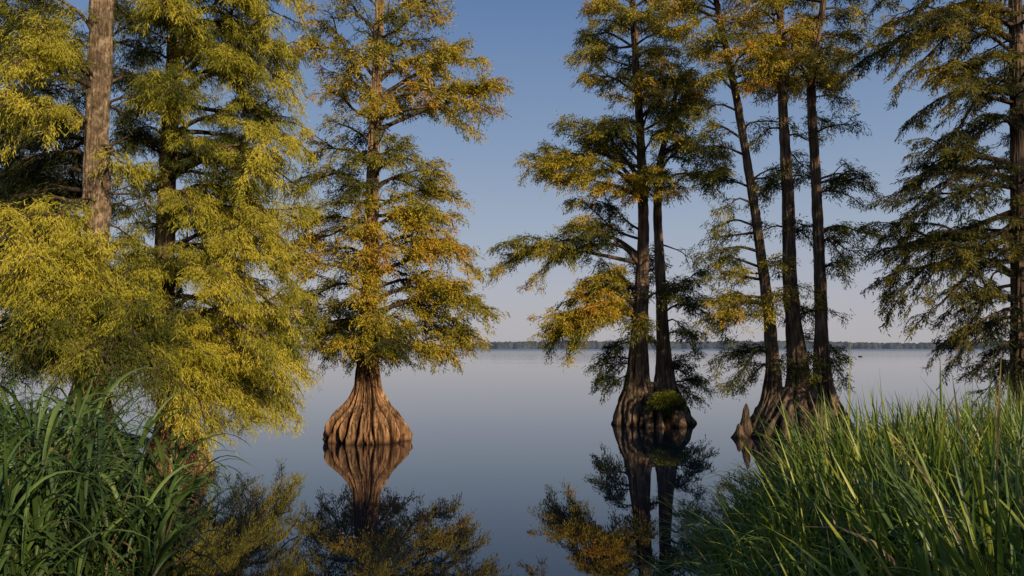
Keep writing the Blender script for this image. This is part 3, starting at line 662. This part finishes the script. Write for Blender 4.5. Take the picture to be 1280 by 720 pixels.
def tuft():
    rs = np.random.RandomState(91)
    c = at(833, 498, 20.15)
    lv = Leaves(); n = 5200
    u = unit(rs.normal(size=(n, 3)) * [1, .7, .8]); u[:, 2] = np.abs(u[:, 2]) * 1.0 - .25
    lump = np.array([[0, 0, 0, .30], [-.22, -.02, -.07, .20], [.24, 0, -.08, .2], [-.10, -.10, -.20, .18], [.14, -.10, -.24, .16], [.34, .02, -.22, .11], [-.34, 0, -.2, .1], [.02, -.12, -.34, .10]])
    li = rs.choice(8, n, p=[.34, .16, .16, .12, .1, .04, .04, .04])
    P = c + lump[li, :3] + u * lump[li, 3][:, None] * np.array([1.1, .8, .85]) * rs.uniform(.4, 1.1, n)[:, None]
    D = u * [1, 1, .5] + [0, 0, -.35] + rs.normal(size=(n, 3)) * .3
    lv.add(P, D, rs.uniform(.05, .15, n), rs.uniform(.008, .018, n), np.clip((P[:, 2] - c[2]) * 3 + .4 + rs.normal(size=n) * .15, 0, 1), rs.normal(size=(n, 3)))  # tuft colour turns yellow with height, painting its sunlit top
    o = lv.build('fern_tuft', M_MOSS, None)
    tag(o, 'rounded yellow green fern tuft growing on the shared base of the two trunked cypress', 'fern')
tuft()

def driftwood():
    p = at(1075, 447, 181) * [1, 1, 0]
    tb = Tubes()
    tb.add([p + [-.45, 0, .02], p + [-.2, .02, .10], p + [.1, 0, .12], p + [.38, -.02, .10], p + [.62, 0, .2]], [.05, .12, .13, .09, .02], 8)
    tb.add([p + [-.1, 0, .12], p + [-.2, 0, .28]], [.04, .01], 6)
    o = tb.build('driftwood', M_BARK_DARK, None)
    tag(o, 'small dark piece of driftwood floating far out on the lake', 'driftwood')
driftwood()

# ================================================================ ground, lake bed, water
def bank(x, y):
    """height of the land: two grassy banks that slope under the water"""
    right = np.minimum(x - (0.35 + 0.22 * np.clip(y, 0, 30)), (y * -1 + 7.4 + (x - 1.8) * 0.86))
    left = np.minimum(-2.95 - x - 0.12 * (y - 5), 7.6 - y + 0.15 * (-x))
    behind = 2.2 - y
    far_left = np.minimum(-7.6 - x, 17.5 - y)
    d = np.maximum.reduce([right, left, behind, far_left])
    return np.clip(d * 0.45, -1.6, 0.42 + 0.0 * d)

def ground():
    g = np.unique(np.concatenate([np.linspace(-14, 22, 110), [-6000, -2500, -900, -300, -120, -60, -30, 40, 80, 160, 400, 1000, 2500, 6000]]))
    gy = np.unique(np.concatenate([np.linspace(-14, 22, 110), [-3000, -900, -300, -120, -60, -30, 40, 80, 160, 400, 1000, 2500, 7000]]))
    X, Y = np.meshgrid(g, gy)
    Z = bank(X, Y)
    ins = (np.abs(X - 4) < 18.1) & (np.abs(Y - 4) < 18.1)
    Z = Z + 0.05 * (vnoise(np.stack([X, Y, 0 * X], -1), 5, 1.2) - .5) * ins
    V = np.stack([X, Y, Z], -1).reshape(-1, 3)
    nx, ny = len(g), len(gy)
    i = np.arange(ny - 1)[:, None] * nx; j = np.arange(nx - 1)[None, :]
    Q = np.stack([i + j, i + j + 1, i + nx + j + 1, i + nx + j], -1).reshape(-1, 4)
    m, t, b = new_mat('muddy_ground')
    n = t.nodes.new('ShaderNodeTexNoise'); n.inputs['Scale'].default_value = 7; n.inputs['Detail'].default_value = 8
    tc = t.nodes.new('ShaderNodeTexCoord'); t.links.new(tc.outputs['Object'], n.inputs['Vector'])
    r = ramp(t, [(0.35, (0.012, 0.009, 0.006)), (0.65, (0.05, 0.038, 0.022))])
    t.links.new(n.outputs['Fac'], r.inputs[0]); t.links.new(r.outputs[0], b.inputs['Base Color'])
    bp = t.nodes.new('ShaderNodeBump'); bp.inputs['Strength'].default_value = .6; bp.inputs['Distance'].default_value = .05
    t.links.new(n.outputs['Fac'], bp.inputs['Height']); t.links.new(bp.outputs[0], b.inputs['Normal'])
    b.inputs['Roughness'].default_value = .9
    o = raw_mesh('ground', V, Q, mat=m); tag(o, kind='structure')
ground()

def water():
    V = [(-6000, -3000, 0), (6000, -3000, 0), (6000, 7000, 0), (-6000, 7000, 0)]
    m, t, b = new_mat('lake_water')
    b.inputs['Base Color'].default_value = (0.003, 0.007, 0.014, 1)
    b.inputs['Roughness'].default_value = 0.015
    b.inputs['IOR'].default_value = 1.48
    tc = t.nodes.new('ShaderNodeTexCoord')
    mp = t.nodes.new('ShaderNodeMapping'); mp.inputs['Scale'].default_value = (0.8, 1.6, 1)
    t.links.new(tc.outputs['Object'], mp.inputs[0])
    n1 = t.nodes.new('ShaderNodeTexNoise'); n1.inputs['Scale'].default_value = 1.3; n1.inputs['Detail'].default_value = 2
    n2 = t.nodes.new('ShaderNodeTexNoise'); n2.inputs['Scale'].default_value = 0.045; n2.inputs['Detail'].default_value = 3
    t.links.new(mp.outputs[0], n1.inputs['Vector']); t.links.new(tc.outputs['Object'], n2.inputs['Vector'])
    # breeze lanes: calm near the bank, faint ripples in patches farther out
    sx = t.nodes.new('ShaderNodeSeparateXYZ'); t.links.new(tc.outputs['Object'], sx.inputs[0])
    mr = t.nodes.new('ShaderNodeMapRange'); mr.inputs[1].default_value = 12; mr.inputs[2].default_value = 110; mr.inputs[3].default_value = 0.16; mr.inputs[4].default_value = 1.0
    t.links.new(sx.outputs['Y'], mr.inputs[0])
    rr = t.nodes.new('ShaderNodeMapRange'); rr.inputs[1].default_value = 60; rr.inputs[2].default_value = 700; rr.inputs[3].default_value = 0.012; rr.inputs[4].default_value = 0.26
    t.links.new(sx.outputs['Y'], rr.inputs[0]); t.links.new(rr.outputs[0], b.inputs['Roughness'])
    r = ramp(t, [(0.38, (0.25,) * 3), (0.62, (1,) * 3)])
    t.links.new(n2.outputs['Fac'], r.inputs[0])
    mu = t.nodes.new('ShaderNodeMath'); mu.operation = 'MULTIPLY'
    t.links.new(mr.outputs[0], mu.inputs[0]); t.links.new(r.outputs[0], mu.inputs[1])
    m2 = t.nodes.new('ShaderNodeMath'); m2.operation = 'MULTIPLY'; m2.inputs[1].default_value = 0.16
    t.links.new(mu.outputs[0], m2.inputs[0])
    bp = t.nodes.new('ShaderNodeBump'); bp.inputs['Distance'].default_value = 0.05
    t.links.new(m2.outputs[0], bp.inputs['Strength'])
    t.links.new(n1.outputs['Fac'], bp.inputs['Height']); t.links.new(bp.outputs[0], b.inputs['Normal'])
    o = raw_mesh('lake_water', V, [(0, 1, 2, 3)], mat=m, smooth=False); tag(o, kind='structure')
water()

# ================================================================ the far shore
def far_shore():
    rs = np.random.RandomState(7)
    m, t, b = new_mat('hazy_far_woodland')
    n = t.nodes.new('ShaderNodeTexNoise'); n.inputs['Scale'].default_value = 0.06; n.inputs['Detail'].default_value = 5
    tc = t.nodes.new('ShaderNodeTexCoord'); t.links.new(tc.outputs['Object'], n.inputs['Vector'])
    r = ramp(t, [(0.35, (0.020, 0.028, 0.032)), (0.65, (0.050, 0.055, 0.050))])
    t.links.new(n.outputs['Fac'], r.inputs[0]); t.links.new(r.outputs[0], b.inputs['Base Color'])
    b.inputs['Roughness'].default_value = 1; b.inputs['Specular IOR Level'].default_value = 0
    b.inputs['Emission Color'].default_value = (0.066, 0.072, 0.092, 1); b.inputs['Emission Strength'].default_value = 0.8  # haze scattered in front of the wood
    # crowns: lumpy balls, each its own size
    th = np.linspace(0, 2 * np.pi, 8, endpoint=False); ph = np.linspace(-.5, 1.35, 6)
    def lumps(x0, x1, Y0, h0, h1, n, name):
        Vs, Qs, c = [], [], 0
        for i in range(n):
            x = rs.uniform(x0, x1); y = Y0 + rs.uniform(0, 60)
            f = .5 + .5 * math.sin(x * .011) * math.sin(x * .0037 + 2)
            hh = (h0 + (h1 - h0) * f) * rs.uniform(.8, 1.12)
            rr = hh * rs.uniform(.38, .6)
            ring = []
            for p in ph:
                rad = rr * math.cos(p) * (1 + .25 * rs.normal(size=8))
                ring.append(np.stack([x + rad * np.cos(th), y + rad * np.sin(th), np.full(8, hh - rr + rr * math.sin(p)) + rs.normal(size=8) * rr * .12], -1))
            body = np.stack([x + rr * .9 * np.cos(th), y + rr * .9 * np.sin(th), np.full(8, -.5)], -1)
            V = np.concatenate([body] + ring); k = len(V) // 8
            ii = np.arange(k - 1)[:, None] * 8; j = np.arange(8)[None, :]; jn = (j + 1) % 8
            Q = np.stack([ii + j, ii + jn, ii + 8 + jn, ii + 8 + j], -1).reshape(-1, 4)
            Vs.append(V); Qs.append(Q + c); c += len(V)
        o = raw_mesh(name, np.concatenate(Vs), np.concatenate(Qs), mat=m, smooth=False)
        return o
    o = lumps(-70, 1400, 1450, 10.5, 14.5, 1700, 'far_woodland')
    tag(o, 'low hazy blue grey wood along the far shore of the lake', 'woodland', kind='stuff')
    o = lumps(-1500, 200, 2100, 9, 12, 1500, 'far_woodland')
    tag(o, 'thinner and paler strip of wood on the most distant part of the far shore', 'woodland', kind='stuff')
    V = [(-75, 1440, .3), (3000, 1440, .3), (3000, 1700, .8), (-75, 1700, .8), (-75, 1440, -1), (3000, 1440, -1), (-3000, 2080, .3), (230, 2080, .3), (230, 2400, .8), (-3000, 2400, .8), (-3000, 2080, -1), (230, 2080, -1)]
    o = raw_mesh('far_shore', V, [(0, 1, 2, 3), (4, 5, 1, 0), (6, 7, 8, 9), (10, 11, 7, 6)], mat=m, smooth=False); tag(o, kind='structure')
far_shore()

# ================================================================ grasses
class Blades:
    def __init__(s, K=9): s.V, s.Q, s.T, s.n, s.K = [], [], [], 0, K
    def add(s, P, D, L, W, bend, tint, rs, fold=.25):
        """P base, D start direction, bend: how strongly each blade arches over"""
        n = len(P); K = s.K
        D = unit(D); pos = P.copy(); out_h = D * [1, 1, 0]
        out_h = unit(out_h + rs.normal(size=(n, 3)) * [.05, .05, 0])
        C = [pos]; dirs = [D]
        cur = D.copy()
        for k in range(1, K):
            t = k / (K - 1)
            cur = unit(cur + (out_h * .35 - np.array([0, 0, 1.])) * (bend * t ** 1.3)[:, None])
            pos = pos + cur * (L / (K - 1))[:, None]
            C.append(pos); dirs.append(cur)
        C = np.stack(C, 1); Dr = np.stack(dirs, 1)
        tw = rs.uniform(-.9, .9, n)
        sd_ = unit(np.cross(out_h, [0, 0, 1.0]))
        sd_ = unit(sd_ * np.cos(tw)[:, None] + out_h * np.sin(tw)[:, None])
        S = sd_[:, None, :] - Dr * (sd_[:, None, :] * Dr).sum(-1, keepdims=True); S = unit(S)
        Nn = np.cross(Dr, S)
        t = np.linspace(0, 1, K)
        wp = np.interp(t, [0, .15, .45, .8, 1], [.55, .9, 1, .55, .03])
        hw = (W[:, None] * wp * .5)[..., None]
        Lf, Rt = C - S * hw + Nn * hw * fold * 2, C + S * hw + Nn * hw * fold * 2
        V = np.stack([Lf, C, Rt], 2).reshape(-1, 3)
        b = (np.arange(n) * K * 3)[:, None, None] + (np.arange(K - 1) * 3)[None, :, None]
        j = np.arange(2)[None, None, :]
        Q = np.stack([b + j, b + j + 1, b + j + 4, b + j + 3], -1).reshape(-1, 4) + s.n
        tn = tint[:, None] * np.interp(t, [0, .3, 1], [.55, 1, 1.0])[None, :]
        dry = tint > .92
        tn = np.where(dry[:, None], tint[:, None], np.minimum(tn, .9))
        s.V.append(V); s.Q.append(Q); s.T.append(np.repeat(tn.reshape(-1), 3)); s.n += len(V)
    def build(s, name, mat):
        return raw_mesh(name, np.concatenate(s.V), np.concatenate(s.Q), tint=np.concatenate(s.T), mat=mat)

def left_reeds():
    rs = np.random.RandomState(101); B = Blades(11)
    n = 620
    a = rs.rand(n) * 6.28; r = np.sqrt(rs.rand(n))
    X = -4.08 + 1.7 * r * np.cos(a); Y = 5.2 + 1.8 * r * np.sin(a)
    ok = (Y > 2.9) & (np.hypot(X, Y) > 3.3)
    X, Y = X[ok], Y[ok]; n = len(X)
    h = rs.uniform(.9, 1.54, n) * np.clip(1.12 - .35 * r[ok] ** 3, .7, 1.1) * np.clip(1.02 - .14 * (X + 3.3), .8, 1.05)
    for i in range(n):
        # a leafy cane: blades leave it at several heights, alternately, and arch over
        lean = np.array([rs.normal() * .12 + .08 * (X[i] + 4.0), rs.normal() * .12 + .05 * (Y[i] - 5), 1.0])
        lean = unit(lean)
        base = np.array([X[i], Y[i], .0])
        m = 9
        zz = rs.uniform(.18, 1.0, m) * h[i]
        P = base + lean * zz[:, None]
        az = rs.rand() * 6.28 + np.arange(m) * 3.0 + rs.normal(size=m) * .5
        D = np.stack([np.cos(az) * .62, np.sin(az) * .62, np.full(m, 1.05)], -1) + lean * .5
        tint = np.clip(rs.normal(.52, .22, m), 0.05, .9)
        tint[rs.rand(m) < .025] = .97
        tint = np.where((zz < .45) & (rs.rand(m) < .25), .96, tint)
        B.add(P, D, rs.uniform(.45, .85, m), rs.uniform(.018, .034, m), rs.uniform(.28, .75, m), tint, rs)
        B.add(base[None], lean[None], np.array([h[i] * 1.05]), np.array([.014]), np.array([.01]), np.array([.4 if rs.rand() < .7 else .95]), rs)
        if rs.rand() < .25:      # upright spear at the tip
            B.add((base + lean * h[i])[None], (lean + rs.normal(size=3) * .15)[None], np.array([rs.uniform(.3, .55)]), np.array([.014]), np.array([.03]), np.array([.5]), rs)
    o = B.build('reeds', M_REED)
    tag(o, 'dense dark green arching reeds on the shaded bank in front of the golden cypress', 'reeds', kind='stuff')
left_reeds()

def right_grass():
    rs = np.random.RandomState(111); B = Blades(9)
    n = 40000
    X = rs.uniform(.9, 11, n); Y = rs.uniform(2.6, 14.5, n)
    d = np.minimum(X - (0.10 + .255 * Y + .14 * np.sin(Y * 2.3)), 7.0 - Y + (X - 1.8) * .86 + .35 * np.sin(X * 3))
    ok = (d > 0) & (X < .70 * Y + 1.0) & (np.hypot(X, Y) > 3.0)
    # thin out far blades hidden behind the front rows
    ok &= rs.rand(n) < np.clip(1.15 - .05 * Y, .35, 1)
    X, Y, d = X[ok], Y[ok], d[ok]; n = len(X)
    cl = vnoise(np.stack([X, Y, 0 * X], -1), 17, 1.6)
    near = np.clip(d / .8, 0, 1)
    L = (rs.uniform(.75, 1.35, n) + .22 * (cl - .5)) * (.62 + .38 * near) * (1.0 - .008 * (Y - 5))
    tall = (rs.rand(n) < .03) & (d > 1.0); L[tall] *= 1.28
    az = rs.rand(n) * 6.28
    lean = np.abs(rs.normal(.0, .34, n)) + .05
    D = np.stack([np.cos(az) * lean - .06, np.sin(az) * lean, np.ones(n)], -1)
    z = np.clip(bank(X, Y), -.05, .4)
    P = np.stack([X, Y, z], -1)
    tint = np.clip(.53 + .35 * (cl - .5) + rs.normal(size=n) * .19, .1, .9)
    tint[rs.rand(n) < .04] = rs.uniform(.93, 1)
    bend = np.clip(np.abs(rs.normal(.09, .14, n)), .005, .6); bend[tall] = .01
    B.add(P, D, L, rs.uniform(.013, .034, n) * np.clip(1.6 - .08 * Y, .9, 1.35), bend, tint, rs)
    m = 1500      # broken and fallen straw among the green
    k = rs.randint(0, n, m)
    az = rs.rand(m) * 6.28
    B.add(P[k], np.stack([np.cos(az), np.sin(az), rs.uniform(.3, 1.4, m)], -1), rs.uniform(.4, 1.1, m), rs.uniform(.005, .011, m), rs.uniform(.02, .5, m), rs.uniform(.93, 1, m), rs)
    m = 5000      # low cross-lying green leaves
    k = rs.randint(0, n, m); az = rs.rand(m) * 6.28
    B.add(P[k] + np.array([0, 0, 1]) * rs.uniform(.2, .75, m)[:, None], np.stack([np.cos(az), np.sin(az), rs.uniform(.3, 1.2, m)], -1), rs.uniform(.3, .65, m), rs.uniform(.009, .02, m), rs.uniform(.15, .6, m), np.clip(rs.normal(.65, .2, m), .1, .9), rs)
    # arching skirt that leans out over the water on the open side
    m = 1500
    Ys = rs.uniform(3.0, 7.6, m); Xs = .08 + .255 * Ys + .14 * np.sin(Ys * 2.3) + rs.uniform(-.1, .5, m)
    az = rs.normal(math.pi, .65, m)
    D = np.stack([np.cos(az) * rs.uniform(.3, .9, m), np.sin(az) * .5, np.ones(m)], -1)
    t2 = np.clip(rs.normal(.55, .18, m), .1, .9); t2[rs.rand(m) < .10] = .96
    B.add(np.stack([Xs, Ys, np.full(m, .05)], -1), D, rs.uniform(.4, .95, m), rs.uniform(.007, .016, m), rs.uniform(.10, .45, m), t2, rs)
    # sparse blades rising from the shallow water nearer the middle
    m = 90
    Ys = rs.uniform(3.4, 5.0, m); Xs = Ys * rs.uniform(.10, .27, m)
    az = rs.normal(math.pi, 1.1, m)
    D = np.stack([np.cos(az) * .5, np.sin(az) * .4, np.ones(m)], -1)
    B.add(np.stack([Xs, Ys, np.full(m, -.03)], -1), D, rs.uniform(.45, .9, m), rs.uniform(.006, .012, m), rs.uniform(.05, .3, m), np.clip(rs.normal(.6, .15, m), 0, .9), rs)
    o = B.build('marsh_grass', M_GRASS)
    tag(o, 'tall green marsh grass on the bank, its tips lit yellow green by the low sun', 'grass', kind='stuff')
right_grass()

# ================================================================ trees on the bank behind the viewer, which shade the grass
def bank_tree(x, y, h, w, seed, label, dens=1.0, low=.25):
    rs = np.random.RandomState(seed)
    root = empty('bank_tree', (x, y, .3)); tag(root, label, 'tree', 'trees on the bank behind the viewer')
    ax = [np.array([x, y, .1]), np.array([x + .1, y, h * .4]), np.array([x - .1, y + .1, h * .95])]
    trunk_mesh('trunk', ax, [(.1, .05 * h * .6), (h * .3, .02 * h), (h * .95, .02)], seed, M_BARK_GREY, root, K=24, NZ=40, flute=.05)
    lv = Leaves(); n = int(5200 * dens * (h / 10))
    nb = 40
    cs = []
    tb = Tubes()
    for i in range(nb):
        z = h * rs.uniform(low, .98); rr = w * math.sin(math.pi * min(1, (z / h - low) / (1 - low) * .8 + .18)) * rs.uniform(.3, 1)
        a = rs.rand() * 6.28
        c = np.array([x + rr * math.cos(a), y + rr * math.sin(a), z]); cs.append(c)
        A = np.array([x, y, z * .8]); tb.add([A, (A + c) / 2 + [0, 0, .2], c], [.05, .03, .01], 5)
    tb.build('branches', M_TWIG, root)
    for c in cs:
        k = n // nb
        P = c + rs.normal(size=(k, 3)) * np.array([.16, .16, .11]) * w * 1.1
        lv.add(P, rs.normal(size=(k, 3)), rs.uniform(.15, .32, k), rs.uniform(.08, .16, k), rs.rand(k), rs.normal(size=(k, 3)))
    lv.build('crown', M_LEAF_SHORE, root)
bank_tree(4.6, -4.5, 5.6, 2.3, 201, 'low leafy tree on the bank just behind the viewer', 1.2, .12)
bank_tree(8.8, -4.5, 5.2, 2.3, 202, 'low leafy tree farther along the bank behind the viewer', 1.0, .12)
bank_tree(12.8, -4.8, 5.2, 2.3, 206, 'third low leafy tree along the bank behind the viewer', 1.0, .12)
bank_tree(0.8, -3.8, 4.2, 1.8, 203, 'small bushy tree on the bank behind the viewer', 1.2, .12)
bank_tree(26.5, -8, 18, 5.0, 204, 'tall tree on the bank behind the tall grass', .45, .15)
bank_tree(33, -9, 19, 5.5, 205, 'tallest tree on the bank behind the tall grass', .9, .12)
